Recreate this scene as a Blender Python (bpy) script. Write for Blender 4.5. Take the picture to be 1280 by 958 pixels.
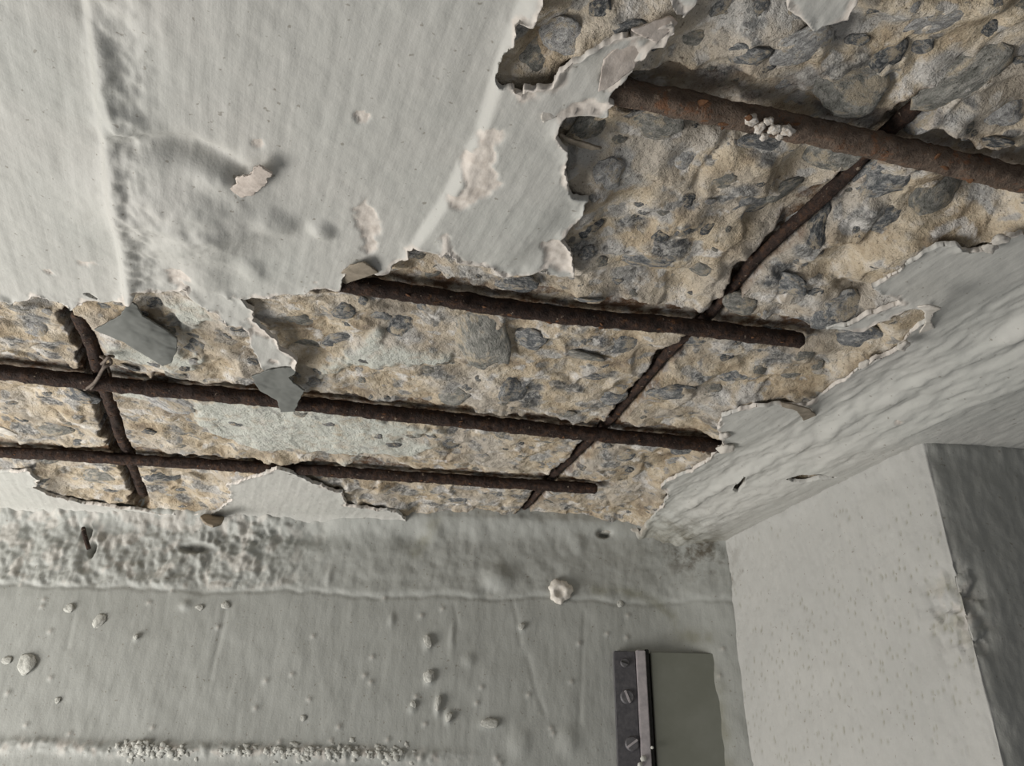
import bpy, bmesh, math, random
import numpy as np
from mathutils import Vector, Matrix

for o in list(bpy.data.objects):
    bpy.data.objects.remove(o)
scene = bpy.context.scene
COL = scene.collection
random.seed(7)
RNG = np.random.RandomState(11)

# ------------------------------------------------------------------ camera
FPX = 960.0
PITCH, ROLL = math.radians(28.3), math.radians(1.5)
H = 0.32            # ceiling height above the camera (metres)
CZ = 1.80           # height of the camera above the floor
fwd = np.array([0, math.cos(PITCH), math.sin(PITCH)])
rgt0 = np.array([1.0, 0, 0])
up0 = np.cross(rgt0, fwd)
rgt = rgt0 * math.cos(ROLL) + up0 * math.sin(ROLL)
upv = -rgt0 * math.sin(ROLL) + up0 * math.cos(ROLL)
cam_data = bpy.data.cameras.new('camera')
cam = bpy.data.objects.new('camera', cam_data)
COL.objects.link(cam)
cam_data.sensor_fit = 'HORIZONTAL'
cam_data.sensor_width = 36.0
cam_data.lens = FPX / 1280.0 * 36.0
cam_data.clip_start = 0.01
M4 = Matrix.Identity(4)
for i in range(3):
    M4[i][0], M4[i][1], M4[i][2] = rgt[i], upv[i], -fwd[i]
M4[2][3] = CZ
cam.matrix_world = M4
scene.camera = cam

# ------------------------------------------------------------------ light
world = bpy.data.worlds.new('room_light')
scene.world = world
world.use_nodes = True
bg = world.node_tree.nodes['Background']
bg.inputs[0].default_value = (0.95, 0.97, 1.0, 1)
bg.inputs[1].default_value = 0.215


def area(name, loc, target, size, energy, color):
    d = bpy.data.lights.new(name, 'AREA')
    d.shape = 'RECTANGLE'
    d.size, d.size_y = size
    d.energy = energy
    d.color = color
    o = bpy.data.objects.new(name, d)
    COL.objects.link(o)
    o.location = loc
    o.rotation_euler = (Vector(target) - Vector(loc)).to_track_quat('-Z', 'Y').to_euler()
    return o


area('window_light', (-1.30, 0.50, CZ - 0.50), (0.0, 0.60, CZ + 0.25), (0.75, 0.75), 28.5, (1.0, 0.972, 0.93))

vs = scene.view_settings
vs.view_transform = 'Standard'
vs.look = 'None'
vs.gamma = 1.0
vs.use_curve_mapping = False
vs.exposure = 0.0


# ------------------------------------------------------------------ helpers
def ray(px, py):
    a = px - 640.0
    b = -(py - 479.0)
    return fwd * FPX + rgt * a + upv * b


def at(px, py, dz=0.0):
    """photo point -> (x, y) on the horizontal plane dz above the ceiling"""
    d = ray(px, py)
    t = (H + dz) / d[2]
    return np.array([d[0] * t, d[1] * t])


def pts(lst, dz=0.0):
    return np.array([at(x, y, dz) for x, y in lst])


WY = 0.99


def onwall(px, py):
    """photo point -> (x, z) on the back wall"""
    d = ray(px, py)
    t = WY / d[1]
    return d[0] * t, d[2] * t + CZ


PERM = RNG.permutation(512)
GR = np.stack([np.cos(np.arange(512) * 2.399963), np.sin(np.arange(512) * 2.399963)], 1).astype(np.float32)


def hsh(ix, iy, s):
    return PERM[(PERM[(ix + s * 17) & 511] + iy) & 511]


def pn(x, y, s=0):
    ix = np.floor(x).astype(np.int64)
    iy = np.floor(y).astype(np.int64)
    fx = x - ix
    fy = y - iy
    u = fx * fx * fx * (fx * (fx * 6 - 15) + 10)
    v = fy * fy * fy * (fy * (fy * 6 - 15) + 10)

    def g(dx, dy):
        h = GR[hsh(ix + dx, iy + dy, s)]
        return h[..., 0] * (fx - dx) + h[..., 1] * (fy - dy)
    a = g(0, 0) * (1 - u) + g(1, 0) * u
    b = g(0, 1) * (1 - u) + g(1, 1) * u
    return (a * (1 - v) + b * v) * 1.45


def fbm(x, y, f, octv=4, s=0, gain=0.5):
    r = 0
    a = 1.0
    for k in range(octv):
        r = r + a * pn(x * f + 13.7 * k, y * f - 7.3 * k, s + k)
        f *= 2.03
        a *= gain
    return r


def worley(x, y, f, s=0):
    x = x * f
    y = y * f
    ix = np.floor(x).astype(np.int64)
    iy = np.floor(y).astype(np.int64)
    f1 = np.full(x.shape, 9.0)
    f2 = np.full(x.shape, 9.0)
    cid = np.zeros(x.shape)
    for dx in (-1, 0, 1):
        for dy in (-1, 0, 1):
            h = hsh(ix + dx, iy + dy, s)
            h2 = hsh(ix + dx, iy + dy, s + 5)
            d = np.hypot(ix + dx + h / 512.0 - x, iy + dy + h2 / 512.0 - y)
            m = d < f1
            f2 = np.where(m, f1, np.minimum(f2, d))
            cid = np.where(m, ((h * 31 + h2 * 7) % 512) / 512.0, cid)
            f1 = np.where(m, d, f1)
    return f1, f2, cid


def sst(a, b, x):
    t = np.clip((x - a) / (b - a), 0, 1)
    return t * t * (3 - 2 * t)


def segdist(x, y, path):
    """distance to a polyline, signed side and parameter"""
    best = np.full(x.shape, 1e9)
    side = np.zeros(x.shape)
    for (ax, ay), (bx, by) in zip(path[:-1], path[1:]):
        dx, dy = bx - ax, by - ay
        t = np.clip(((x - ax) * dx + (y - ay) * dy) / (dx * dx + dy * dy), 0, 1)
        ex, ey = x - ax - t * dx, y - ay - t * dy
        d = ex * ex + ey * ey
        m = d < best
        best = np.where(m, d, best)
        side = np.where(m, np.sign(ex * dy - ey * dx), side)
    return np.sqrt(best), side


def sdf(x, y, poly):
    """negative inside"""
    best = np.full(x.shape, 1e9)
    ins = np.zeros(x.shape, bool)
    n = len(poly)
    for i in range(n):
        ax, ay = poly[i]
        bx, by = poly[(i + 1) % n]
        dx, dy = bx - ax, by - ay
        L = dx * dx + dy * dy + 1e-12
        t = np.clip(((x - ax) * dx + (y - ay) * dy) / L, 0, 1)
        d = (x - ax - t * dx) ** 2 + (y - ay - t * dy) ** 2
        np.minimum(best, d, out=best)
        if ay != by:
            c = ((ay > y) != (by > y)) & (x < (y - ay) / (by - ay) * dx + ax)
            ins ^= c
    d = np.sqrt(best)
    return np.where(ins, -d, d)


def mesh_np(name, V, F, attrs=None, smooth=True):
    me = bpy.data.meshes.new(name)
    V = np.ascontiguousarray(V, dtype=np.float32)
    F = np.ascontiguousarray(F, dtype=np.int32)
    me.vertices.add(len(V))
    me.vertices.foreach_set('co', V.ravel())
    k = F.shape[1]
    me.loops.add(F.size)
    me.loops.foreach_set('vertex_index', F.ravel())
    me.polygons.add(len(F))
    me.polygons.foreach_set('loop_start', np.arange(len(F), dtype=np.int32) * k)
    me.polygons.foreach_set('loop_total', np.full(len(F), k, np.int32))
    me.update(calc_edges=True)
    me.polygons.foreach_set('use_smooth', np.full(len(F), smooth, bool))
    for kx, v in (attrs or {}).items():
        a = me.attributes.new(kx, 'FLOAT', 'POINT')
        a.data.foreach_set('value', np.ascontiguousarray(v, dtype=np.float32))
    return me


def link(name, me, mat=None, parent=None):
    o = bpy.data.objects.new(name, me)
    COL.objects.link(o)
    if mat and not me.materials:
        me.materials.append(mat)
    if parent is not None:
        o.parent = parent
    return o


def tag(o, label=None, cat=None, group=None, kind=None):
    if label:
        o['label'] = label
    if cat:
        o['category'] = cat
    if group:
        o['group'] = group
    if kind:
        o['kind'] = kind
    return o


def grid_quads(nx, ny):
    i = np.arange(nx * ny).reshape(nx, ny)
    return np.stack([i[:-1, :-1], i[1:, :-1], i[1:, 1:], i[:-1, 1:]], -1).reshape(-1, 4)


def grow_shell(V, F, field, attrs, thick, zdir=1.0):
    """keep faces with an inside corner (field<0), give the outline a rim of height `thick`"""
    pass


def cut_sheet(X, Y, field, keep, h):
    """regular grid cut along field == 0; border vertices slide onto the outline.
    returns x, y (flattened, moved), quads, index of border edges"""
    nx, ny = X.shape
    gx, gy = np.gradient(field, h[0], h[1])
    g2 = np.maximum(gx * gx + gy * gy, 0.15)
    out = field > 0
    x = np.where(out, X - field * gx / g2, X)
    y = np.where(out, Y - field * gy / g2, Y)
    x = np.clip(x, X - 1.2 * h[0], X + 1.2 * h[0])
    y = np.clip(y, Y - 1.2 * h[1], Y + 1.2 * h[1])
    Q = grid_quads(nx, ny)
    inside = (field.ravel() <= 0)
    q = inside[Q]
    ok = (q.sum(1) >= 1) & keep.ravel()[Q].all(1)
    return x.ravel(), y.ravel(), Q[ok]


def compact(Q, *arrs):
    used = np.unique(Q)
    m = np.full(int(Q.max()) + 1, -1, np.int64)
    m[used] = np.arange(len(used))
    return (m[Q],) + tuple(a[used] for a in arrs)


def border_edges(Q):
    e = np.concatenate([Q[:, [0, 1]], Q[:, [1, 2]], Q[:, [2, 3]], Q[:, [3, 0]]])
    key = np.sort(e, 1)
    k = key[:, 0].astype(np.int64) * (Q.max() + 1) + key[:, 1]
    u, idx, cnt = np.unique(k, return_index=True, return_counts=True)
    return e[idx[cnt == 1]]


# ------------------------------------------------------------------ materials
def new_mat(name):
    m = bpy.data.materials.new(name)
    m.use_nodes = True
    nt = m.node_tree
    return m, nt, nt.nodes, nt.links, nt.nodes['Principled BSDF']


class NB:
    def __init__(self, name):
        self.m, self.nt, self.N, self.L, self.b = new_mat(name)
        self.tc = self.N.new('ShaderNodeTexCoord')
        self.co = self.tc.outputs['Object']

    def mapped(self, scale, turn=0.0):
        q = self.N.new('ShaderNodeMapping')
        self.L.new(self.co, q.inputs[0])
        q.inputs['Rotation'].default_value = (0, 0, -turn)
        n = self.N.new('ShaderNodeMapping')
        self.L.new(q.outputs[0], n.inputs[0])
        n.inputs['Scale'].default_value = scale
        return n.outputs[0]

    def noise(self, scale, detail=4, rough=0.55, vec=None, dist=0.0):
        n = self.N.new('ShaderNodeTexNoise')
        n.inputs['Scale'].default_value = scale
        n.inputs['Detail'].default_value = detail
        n.inputs['Roughness'].default_value = rough
        n.inputs['Distortion'].default_value = dist
        self.L.new(vec if vec is not None else self.co, n.inputs['Vector'])
        return n.outputs['Fac']

    def voro(self, scale, feature='F1', vec=None, out='Distance'):
        n = self.N.new('ShaderNodeTexVoronoi')
        n.feature = feature
        n.inputs['Scale'].default_value = scale
        self.L.new(vec if vec is not None else self.co, n.inputs['Vector'])
        return n.outputs[out]

    def ramp(self, fac, stops):
        n = self.N.new('ShaderNodeValToRGB')
        cr = n.color_ramp
        while len(cr.elements) < len(stops):
            cr.elements.new(0.5)
        for e, (p, c) in zip(cr.elements, stops):
            e.position = p
            e.color = (c[0], c[1], c[2], 1) if isinstance(c, tuple) else (c, c, c, 1)
        self.L.new(fac, n.inputs[0])
        return n.outputs[0]

    def mix(self, fac, a, b, mode='MIX'):
        n = self.N.new('ShaderNodeMix')
        n.data_type = 'RGBA'
        n.blend_type = mode
        for s, v in ((n.inputs[0], fac), (n.inputs[6], a), (n.inputs[7], b)):
            if isinstance(v, (int, float)):
                s.default_value = v
            elif isinstance(v, tuple):
                s.default_value = (v[0], v[1], v[2], 1)
            else:
                self.L.new(v, s)
        return n.outputs[2]

    def math(self, op, a, b=0.0):
        n = self.N.new('ShaderNodeMath')
        n.operation = op
        for s, v in ((n.inputs[0], a), (n.inputs[1], b)):
            if isinstance(v, (int, float)):
                s.default_value = v
            else:
                self.L.new(v, s)
        n.use_clamp = op in ('MULTIPLY', 'ADD')
        return n.outputs[0]

    def attr(self, name):
        n = self.N.new('ShaderNodeAttribute')
        n.attribute_name = name
        return n.outputs['Fac']

    def objrand(self):
        return self.N.new('ShaderNodeObjectInfo').outputs['Random']

    def objvec(self, k=3.0):
        """object coordinates shifted per object"""
        r = self.objrand()
        n = self.N.new('ShaderNodeVectorMath')
        n.operation = 'ADD'
        self.L.new(self.co, n.inputs[0])
        c = self.N.new('ShaderNodeCombineXYZ')
        for i in range(3):
            self.L.new(self.math_raw('MULTIPLY', r, k * (i + 1)), c.inputs[i])
        self.L.new(c.outputs[0], n.inputs[1])
        return n.outputs[0]

    def math_raw(self, op, a, b):
        n = self.N.new('ShaderNodeMath')
        n.operation = op
        self.L.new(a, n.inputs[0])
        n.inputs[1].default_value = b
        return n.outputs[0]

    def done(self, color, rough=0.85, bumps=(), spec=0.25, metal=0.0):
        if isinstance(color, tuple):
            self.b.inputs['Base Color'].default_value = (*color, 1)
        else:
            self.L.new(color, self.b.inputs['Base Color'])
        if isinstance(rough, (int, float)):
            self.b.inputs['Roughness'].default_value = rough
        else:
            self.L.new(rough, self.b.inputs['Roughness'])
        self.b.inputs['Specular IOR Level'].default_value = spec
        self.b.inputs['Metallic'].default_value = metal
        prev = None
        for h, dist, st in bumps:
            n = self.N.new('ShaderNodeBump')
            n.inputs['Distance'].default_value = dist
            n.inputs['Strength'].default_value = st
            self.L.new(h, n.inputs['Height'])
            if prev is not None:
                self.L.new(prev, n.inputs['Normal'])
            prev = n.outputs[0]
        if prev is not None:
            self.L.new(prev, self.b.inputs['Normal'])
        return self.m


def paint_material(name, base, alt, brush=(1.0, 0.12, 1.0), gloss=0.62, turn=0.0):
    n = NB(name)
    big = n.ramp(n.noise(9, 4, 0.6), [(0.35, 0.0), (0.68, 1.0)])
    c = n.mix(big, base, alt)
    streak = n.noise(130, 4, 0.6, n.mapped(brush, turn))
    c = n.mix(n.ramp(streak, [(0.45, 0.0), (0.8, 0.28)]), c, tuple(v * 0.84 for v in alt))
    spk = n.ramp(n.noise(240, 2, 0.5), [(0.69, 0.0), (0.74, 0.6)])
    c = n.mix(spk, c, (0.17, 0.15, 0.12))
    pr = n.attr('primer')
    prn = n.mix(n.ramp(n.noise(150, 3, 0.6), [(0.4, 0.0), (0.7, 1.0)]), (0.60, 0.55, 0.495), (0.47, 0.42, 0.37))
    c = n.mix(pr, c, prn)
    stn = n.ramp(n.noise(55, 5, 0.65), [(0.42, 0.0), (0.6, 1.0)])
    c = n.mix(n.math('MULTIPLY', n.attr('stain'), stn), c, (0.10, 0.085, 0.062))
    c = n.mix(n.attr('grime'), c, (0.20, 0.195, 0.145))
    return n.done(c, gloss, [(streak, 0.0010, 0.45), (n.noise(420, 3, 0.6), 0.0005, 0.45)], 0.3)


PAINT = paint_material('ceiling_paint', (0.455, 0.445, 0.413), (0.425, 0.425, 0.394), (1.0, 0.10, 1.0), 0.62, 0.35)
WALLPAINT = paint_material('wall_paint', (0.355, 0.360, 0.335), (0.33, 0.335, 0.31), (1.0, 1.0, 0.25))
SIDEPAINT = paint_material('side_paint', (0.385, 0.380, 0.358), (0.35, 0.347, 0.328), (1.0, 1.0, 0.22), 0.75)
SHADEDPAINT = paint_material('shaded_return_paint', (0.34, 0.34, 0.315), (0.30, 0.30, 0.28), (1.0, 1.0, 0.25), 0.8)  # darker copy of the side paint: shade of the return put into the colour


def concrete_material():
    n = NB('spalled_concrete')
    warp = n.N.new('ShaderNodeVectorMath')
    warp.operation = 'ADD'
    nz = n.N.new('ShaderNodeTexNoise')
    nz.inputs['Scale'].default_value = 55
    nz.inputs['Detail'].default_value = 3
    n.L.new(n.co, nz.inputs['Vector'])
    sc = n.N.new('ShaderNodeVectorMath')
    sc.operation = 'SCALE'
    sc.inputs['Scale'].default_value = 0.03
    n.L.new(nz.outputs['Color'], sc.inputs[0])
    n.L.new(n.co, warp.inputs[0])
    n.L.new(sc.outputs[0], warp.inputs[1])
    wv = warp.outputs[0]
    # cement paste: tan to pale
    paste = n.ramp(n.noise(32, 6, 0.65), [(0.30, (0.25, 0.20, 0.15)), (0.42, (0.44, 0.355, 0.25)), (0.54, (0.57, 0.485, 0.365)), (0.66, (0.66, 0.61, 0.54))])
    paste = n.mix(n.ramp(n.noise(14, 3, 0.5), [(0.45, 0.0), (0.64, 0.9)]), paste, (0.46, 0.415, 0.355))
    # cut faces of the grit and of the larger stones, mottled
    c = paste
    for vs_, lo, hi, amt, keep_ in ((64, 0.30, 0.44, 0.85, 0.46), (34, 0.30, 0.50, 0.92, 0.40)):
        cid = n.N.new('ShaderNodeTexVoronoi')
        cid.inputs['Scale'].default_value = vs_
        n.L.new(wv, cid.inputs['Vector'])
        fa = n.ramp(cid.outputs['Distance'], [(lo, 1.0), (hi, 0.0)])
        sep = n.N.new('ShaderNodeSeparateColor')
        n.L.new(cid.outputs['Color'], sep.inputs[0])
        tone = n.ramp(sep.outputs[0], [(0.0, (0.085, 0.093, 0.102)), (0.3, (0.20, 0.20, 0.195)), (0.6, (0.33, 0.32, 0.305)), (0.85, (0.50, 0.48, 0.45))])
        tone = n.mix(n.ramp(n.noise(210, 5, 0.72), [(0.46, 0.0), (0.60, 0.85)]), tone, (0.50, 0.485, 0.455))
        tone = n.mix(n.ramp(n.noise(170, 4, 0.7, dist=0.5), [(0.58, 0.0), (0.68, 0.8)]), tone, (0.075, 0.08, 0.085))
        has = n.ramp(sep.outputs[1], [(keep_, 0.0), (keep_ + 0.04, 1.0)])
        c = n.mix(n.math('MULTIPLY', n.math('MULTIPLY', fa, has), amt), c, tone)
    c = n.mix(n.ramp(n.noise(17, 4, 0.6), [(0.52, 0.0), (0.66, 0.65)]), c, n.mix(1.0, c, (0.56, 0.53, 0.48), 'MULTIPLY'))
    # pale bloom and dark pits
    c = n.mix(n.ramp(n.noise(48, 5, 0.6, dist=0.4), [(0.57, 0.0), (0.66, 0.8)]), c, (0.68, 0.65, 0.61))
    c = n.mix(n.ramp(n.noise(330, 3, 0.7), [(0.60, 0.0), (0.70, 0.75)]), c, (0.10, 0.082, 0.06))
    lime = n.math('MULTIPLY', n.attr('lime'), n.ramp(n.noise(70, 5, 0.65), [(0.36, 0.25), (0.52, 1.0)]))
    c = n.mix(lime, c, n.mix(n.noise(38, 3, 0.5), (0.50, 0.50, 0.44), (0.57, 0.58, 0.53)))
    c = n.mix(n.math('MULTIPLY', n.attr('rust'), n.ramp(n.noise(90, 4, 0.6), [(0.38, 0.1), (0.6, 1.0)])), c, (0.115, 0.062, 0.033))
    return n.done(c, 0.93, [(n.noise(110, 6, 0.72), 0.006, 0.8), (n.noise(520, 3, 0.65), 0.0014, 0.7)], 0.12)


CONCRETE = concrete_material()


def stone_material(name, dark, mid, light, cover=0.57):
    n = NB(name)
    v = n.objvec()
    k = n.noise(2.6, 6, 0.78, v, 0.4)
    c = n.ramp(k, [(0.38, dark), (0.49, mid), (0.57, light)])
    c = n.mix(n.ramp(n.noise(7.0, 4, 0.7, v), [(0.57, 0.0), (0.66, 0.8)]), c, tuple(x * 0.35 for x in dark))
    # cement paste still sticking to the stone
    c = n.mix(n.ramp(n.noise(1.3, 5, 0.7, v), [(cover - 0.05, 0.0), (cover + 0.05, 0.92)]), c, (0.47, 0.40, 0.30))
    return n.done(c, 0.85, [(k, 0.0035, 0.9), (n.noise(12, 4, 0.7, v), 0.0012, 0.8)], 0.2)


STONES = [stone_material('blue_grey_stone', (0.10, 0.107, 0.115), (0.205, 0.21, 0.21), (0.43, 0.42, 0.40)),
          stone_material('dark_stone', (0.05, 0.055, 0.062), (0.12, 0.125, 0.128), (0.32, 0.315, 0.30)),
          stone_material('green_grey_stone', (0.16, 0.158, 0.14), (0.255, 0.25, 0.225), (0.37, 0.355, 0.32)),
          stone_material('pale_stone', (0.25, 0.245, 0.24), (0.42, 0.41, 0.395), (0.62, 0.61, 0.59))]


def rust_material(name, dark, mid, hot, amount=0.6):
    n = NB(name)
    k = n.noise(160, 6, 0.7)
    c = n.ramp(k, [(0.33, dark), (0.52, mid), (0.72, tuple(0.5 * a + 0.5 * b for a, b in zip(mid, hot)))])
    c = n.mix(n.ramp(n.noise(75, 5, 0.7), [(amount, 0.0), (amount + 0.07, 0.9)]), c, hot)
    c = n.mix(n.ramp(n.noise(230, 4, 0.6), [(0.66, 0.0), (0.72, 0.7)]), c, (0.42, 0.34, 0.26))
    return n.done(c, 0.85, [(k, 0.004, 1.0), (n.noise(500, 3, 0.6), 0.001, 0.6)], 0.25)


RUST = rust_material('dark_rust', (0.016, 0.011, 0.009), (0.042, 0.026, 0.020), (0.16, 0.078, 0.036), 0.63)
RUST_PALE = rust_material('dusty_rust', (0.075, 0.052, 0.04), (0.15, 0.112, 0.085), (0.20, 0.10, 0.055), 0.58)


def simple(name, a, b, scale=120, rough=0.8, bump=0.001, spec=0.25, metal=0.0):
    n = NB(name)
    k = n.noise(scale, 4, 0.6)
    c = n.mix(n.ramp(k, [(0.38, 0.0), (0.66, 1.0)]), a, b)
    return n.done(c, rough, [(k, bump, 0.6)], spec, metal)


FLAKE_GREY = simple('grey_flake_paint', (0.135, 0.139, 0.128), (0.15, 0.154, 0.142), 40, 0.7, 0.0005)
FLAKE_PINK = simple('flake_back', (0.62, 0.55, 0.49), (0.47, 0.41, 0.36), 130, 0.85, 0.0012)
FLAKE_WHITE = simple('flake_white', (0.70, 0.66, 0.60), (0.52, 0.48, 0.42), 130, 0.85, 0.0012)
FLAKE_BROWN = simple('flake_brown', (0.27, 0.23, 0.18), (0.17, 0.145, 0.11), 90, 0.9, 0.0012)
CRUMB = simple('plaster_crumb', (0.50, 0.495, 0.455), (0.37, 0.37, 0.335), 3.0, 0.9, 0.0014)
CRUST_MAT = simple('plaster_crust', (0.48, 0.475, 0.435), (0.35, 0.35, 0.32), 190, 0.9, 0.0014)
MORTAR = simple('white_crust', (0.60, 0.57, 0.53), (0.42, 0.36, 0.29), 2.5, 0.9, 0.0016)
HOTRUST = simple('orange_rust', (0.15, 0.075, 0.034), (0.10, 0.045, 0.025), 3.0, 0.85, 0.001)
PLATE = simple('dark_metal', (0.075, 0.072, 0.078), (0.115, 0.11, 0.115), 160, 0.55, 0.0004, 0.4, 0.3)
PLATE_EDGE = simple('pale_metal_edge', (0.40, 0.365, 0.37), (0.30, 0.28, 0.285), 120, 0.55, 0.0004, 0.35)
SCREW = simple('screw_metal', (0.15, 0.145, 0.15), (0.10, 0.095, 0.10), 260, 0.5, 0.0003, 0.5, 0.4)
BLACK = simple('black_joint', (0.02, 0.02, 0.019), (0.035, 0.034, 0.032), 200, 0.8, 0.0003)
BOARD = simple('grey_green_board', (0.165, 0.17, 0.14), (0.19, 0.195, 0.165), 24, 0.75, 0.0003)
SOLID = simple('slab_core', (0.20, 0.18, 0.15), (0.25, 0.22, 0.18), 30, 0.95, 0.002)

# ------------------------------------------------------------------ outlines on the ceiling (metres)
EXPOSED = pts([(-160, 392), (-60, 386), (0, 379), (13, 384), (35, 380), (42, 375), (60, 382), (87, 389), (101, 384), (124, 385), (148, 382),
    (161, 374), (168, 362), (188, 362), (208, 365), (222, 364), (232, 360), (238, 375), (255, 385), (270, 389), (276, 400), (284, 405), (289, 398),
    (300, 382), (284, 368), (320, 372), (340, 370), (360, 366), (372, 368), (400, 362), (427, 364), (424, 348), (437, 336), (455, 331), (472, 342), (487, 340),
    (491, 330), (511, 320), (516, 304), (534, 306), (552, 311), (558, 304), (559, 292), (563, 306), (572, 322), (584, 328), (615, 330), (632, 343), (655, 342),
    (682, 334), (686, 343), (716, 347), (718, 324), (707, 305), (705, 298), (718, 279), (732, 255), (736, 248), (716, 243), (711, 232), (709, 211),
    (707, 181), (700, 172), (698, 158), (699, 150), (702, 142), (708, 138), (734, 139), (754, 138), (768, 124), (750, 117), (758, 114), (777, 100),
    (787, 87), (793, 69), (813, 53), (830, 53), (840, 39), (846, 28), (838, 22), (813, 28), (791, 37), (767, 41), (750, 49), (732, 57), (712, 65),
    (702, 81), (689, 98), (669, 100), (656, 99), (649, 110), (641, 100), (622, 97), (626, 81), (633, 57), (643, 37), (651, 20), (665, 19), (673, 8),
    (675, 0), (690, -40), (730, -140), (1100, -220), (1420, -160), (1420, 215), (1340, 260), (1280, 287), (1251, 302), (1233, 312), (1201, 312), (1194, 305), (1179, 307), (1154, 316),
    (1134, 330), (1112, 345), (1089, 360), (1101, 364), (1131, 379), (1112, 383), (1078, 396), (1033, 411), (1059, 409), (1078, 411), (1112, 398),
    (1138, 384), (1157, 381), (1168, 392), (1155, 402), (1138, 413), (1123, 435), (1093, 448), (1063, 469), (1033, 488), (1010, 507), (977, 505), (950, 507),
    (924, 512), (902, 520), (897, 535), (903, 556), (894, 567), (864, 589), (838, 600), (826, 606), (835, 618), (828, 632), (812, 646), (800, 656),
    (720, 659), (650, 656), (510, 651), (497, 639), (460, 635), (434, 632), (427, 614), (398, 606), (366, 592), (345, 586), (322, 594), (284, 606), (290, 625),
    (265, 642), (225, 641), (188, 640), (161, 635), (128, 632), (101, 629), (67, 619), (42, 609), (50, 599), (34, 587), (0, 589), (-60, 592), (-160, 590)])
ISLANDS = [pts([(830, -30), (885, -30), (870, -2), (853, 18), (843, 12)]),
           pts([(980, -30), (990, 10), (1008, 27), (1017, 36), (1030, 26), (1060, 24), (1068, 8), (1085, -30)]),
           pts([(276, 388), (286, 366), (303, 372), (317, 385), (316, 400), (330, 408), (345, 420), (350, 435), (372, 452), (366, 466), (340, 472), (328, 460), (318, 440), (310, 415), (300, 406), (286, 406)])]
GASHES = [pts([(980, 581), (1000, 574), (1022, 571), (1046, 573), (1020, 576), (1005, 581), (988, 583)]),
          pts([(925, 589), (932, 585), (930, 594), (921, 604), (914, 602)]),
          pts([(96, 377), (107, 373), (118, 378), (124, 384), (115, 380), (106, 377)])]
PRIMER = [(np.array([(150, 190), (170, 110), (210, 60), (320, 55), (300, 130), (270, 180), (260, 260), (300, 375), (240, 400), (210, 440), (150, 430), (120, 500), (0, 490), (10, 440), (90, 380), (75, 330), (65, 250), (100, 200)]) / 4.355 + (560, 140)),
          (np.array([(500, 700), (570, 690), (630, 720), (690, 800), (680, 880), (560, 870), (530, 800)]) / 4.355 + (560, 140)),
          [(748, 114), (754, 75), (791, 43), (813, 47), (813, 55), (783, 89), (772, 101)],
          [(708, 134), (714, 122), (742, 114), (750, 120), (766, 124), (754, 138), (722, 138)],
          [(447, 252), (458, 248), (470, 268), (474, 285), (468, 300), (472, 312), (458, 318), (453, 300), (447, 285)],
          [(649, 98), (665, 98), (671, 115), (655, 120), (640, 112)],
          [(206, 338), (222, 335), (236, 340), (238, 350), (225, 352), (232, 358), (212, 352)],
          [(316, 404), (344, 418), (338, 423), (310, 414)], [(95, 333), (118, 334), (110, 340), (98, 338)]]
PRIMER = [pts(p) for p in PRIMER]
LIME = [pts([(245, 512), (300, 512), (370, 522), (430, 528), (520, 545), (548, 553), (490, 562), (545, 566), (512, 580), (430, 577), (380, 574), (330, 572), (280, 560), (240, 540)]),
        pts([(395, 476), (425, 462), (455, 442), (468, 426), (476, 442), (520, 451), (565, 459), (560, 468), (500, 466), (440, 472), (400, 484)]),
        pts([(130, 440), (180, 450), (250, 462), (240, 474), (180, 470), (130, 456)]),
        pts([(420, 590), (450, 588), (452, 596), (425, 597)]), pts([(140, 486), (215, 505), (225, 520), (150, 505)]),
        pts([(205, 395), (245, 385), (262, 415), (225, 425)])]
L1 = pts([(795, 658), (1050, 520), (1300, 385), (1500, 270)])
RIDGE1 = pts([(690, -90), (655, 0), (632, 57), (600, 160), (560, 240), (520, 300), (505, 330)])
RIDGE2 = pts([(85, -90), (104, 0), (118, 70), (128, 160), (140, 250), (152, 320), (158, 380)])

# bars: photo points, height of the centre above the ceiling plane, radius
BARS = [
    ('long', [(-170, 448), (0, 465), (120, 479), (350, 501), (480, 516), (640, 533), (790, 548), (903, 558)], 0.0062, 0.0071, RUST),
    ('stub', [(405, 350), (450, 358), (560, 374), (700, 394), (860, 409), (1003, 426)], 0.0062, 0.0066, RUST),
    ('back', [(-170, 552), (0, 565), (150, 574), (300, 583), (450, 592), (600, 602), (746, 611)], 0.0070, 0.0064, RUST),
    ('dusty', [(735, 100), (790, 117), (900, 140), (1030, 168), (1160, 197), (1290, 227), (1430, 262)], 0.0080, 0.0074, RUST_PALE),
    ('stirrup_right', [(1150, 128), (1100, 172), (1066, 212), (1010, 264), (940, 328), (890, 390), (830, 446), (760, 528), (700, 586), (648, 642)], 0.0195, 0.0042, RUST),
    ('stirrup_left', [(98, 392), (114, 428), (130, 480), (150, 540), (166, 580), (180, 618)], 0.0196, 0.0060, RUST),
]

# ------------------------------------------------------------------ ceiling grid
STEP = (0.0013, 0.0016)
gx = np.arange(-0.98, 0.72, STEP[0])
gy = np.arange(0.06, 1.012, STEP[1])
X, Y = np.meshgrid(gx, gy, indexing='ij')
INVIEW = np.abs(X - 0.0) < 0.33 + 0.70 * np.maximum(Y - 0.2, 0)
sub = INVIEW
xs, ys = X[sub], Y[sub]


def full(v, fill=0.0):
    r = np.full(X.shape, fill)
    r[sub] = v
    return r


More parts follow.
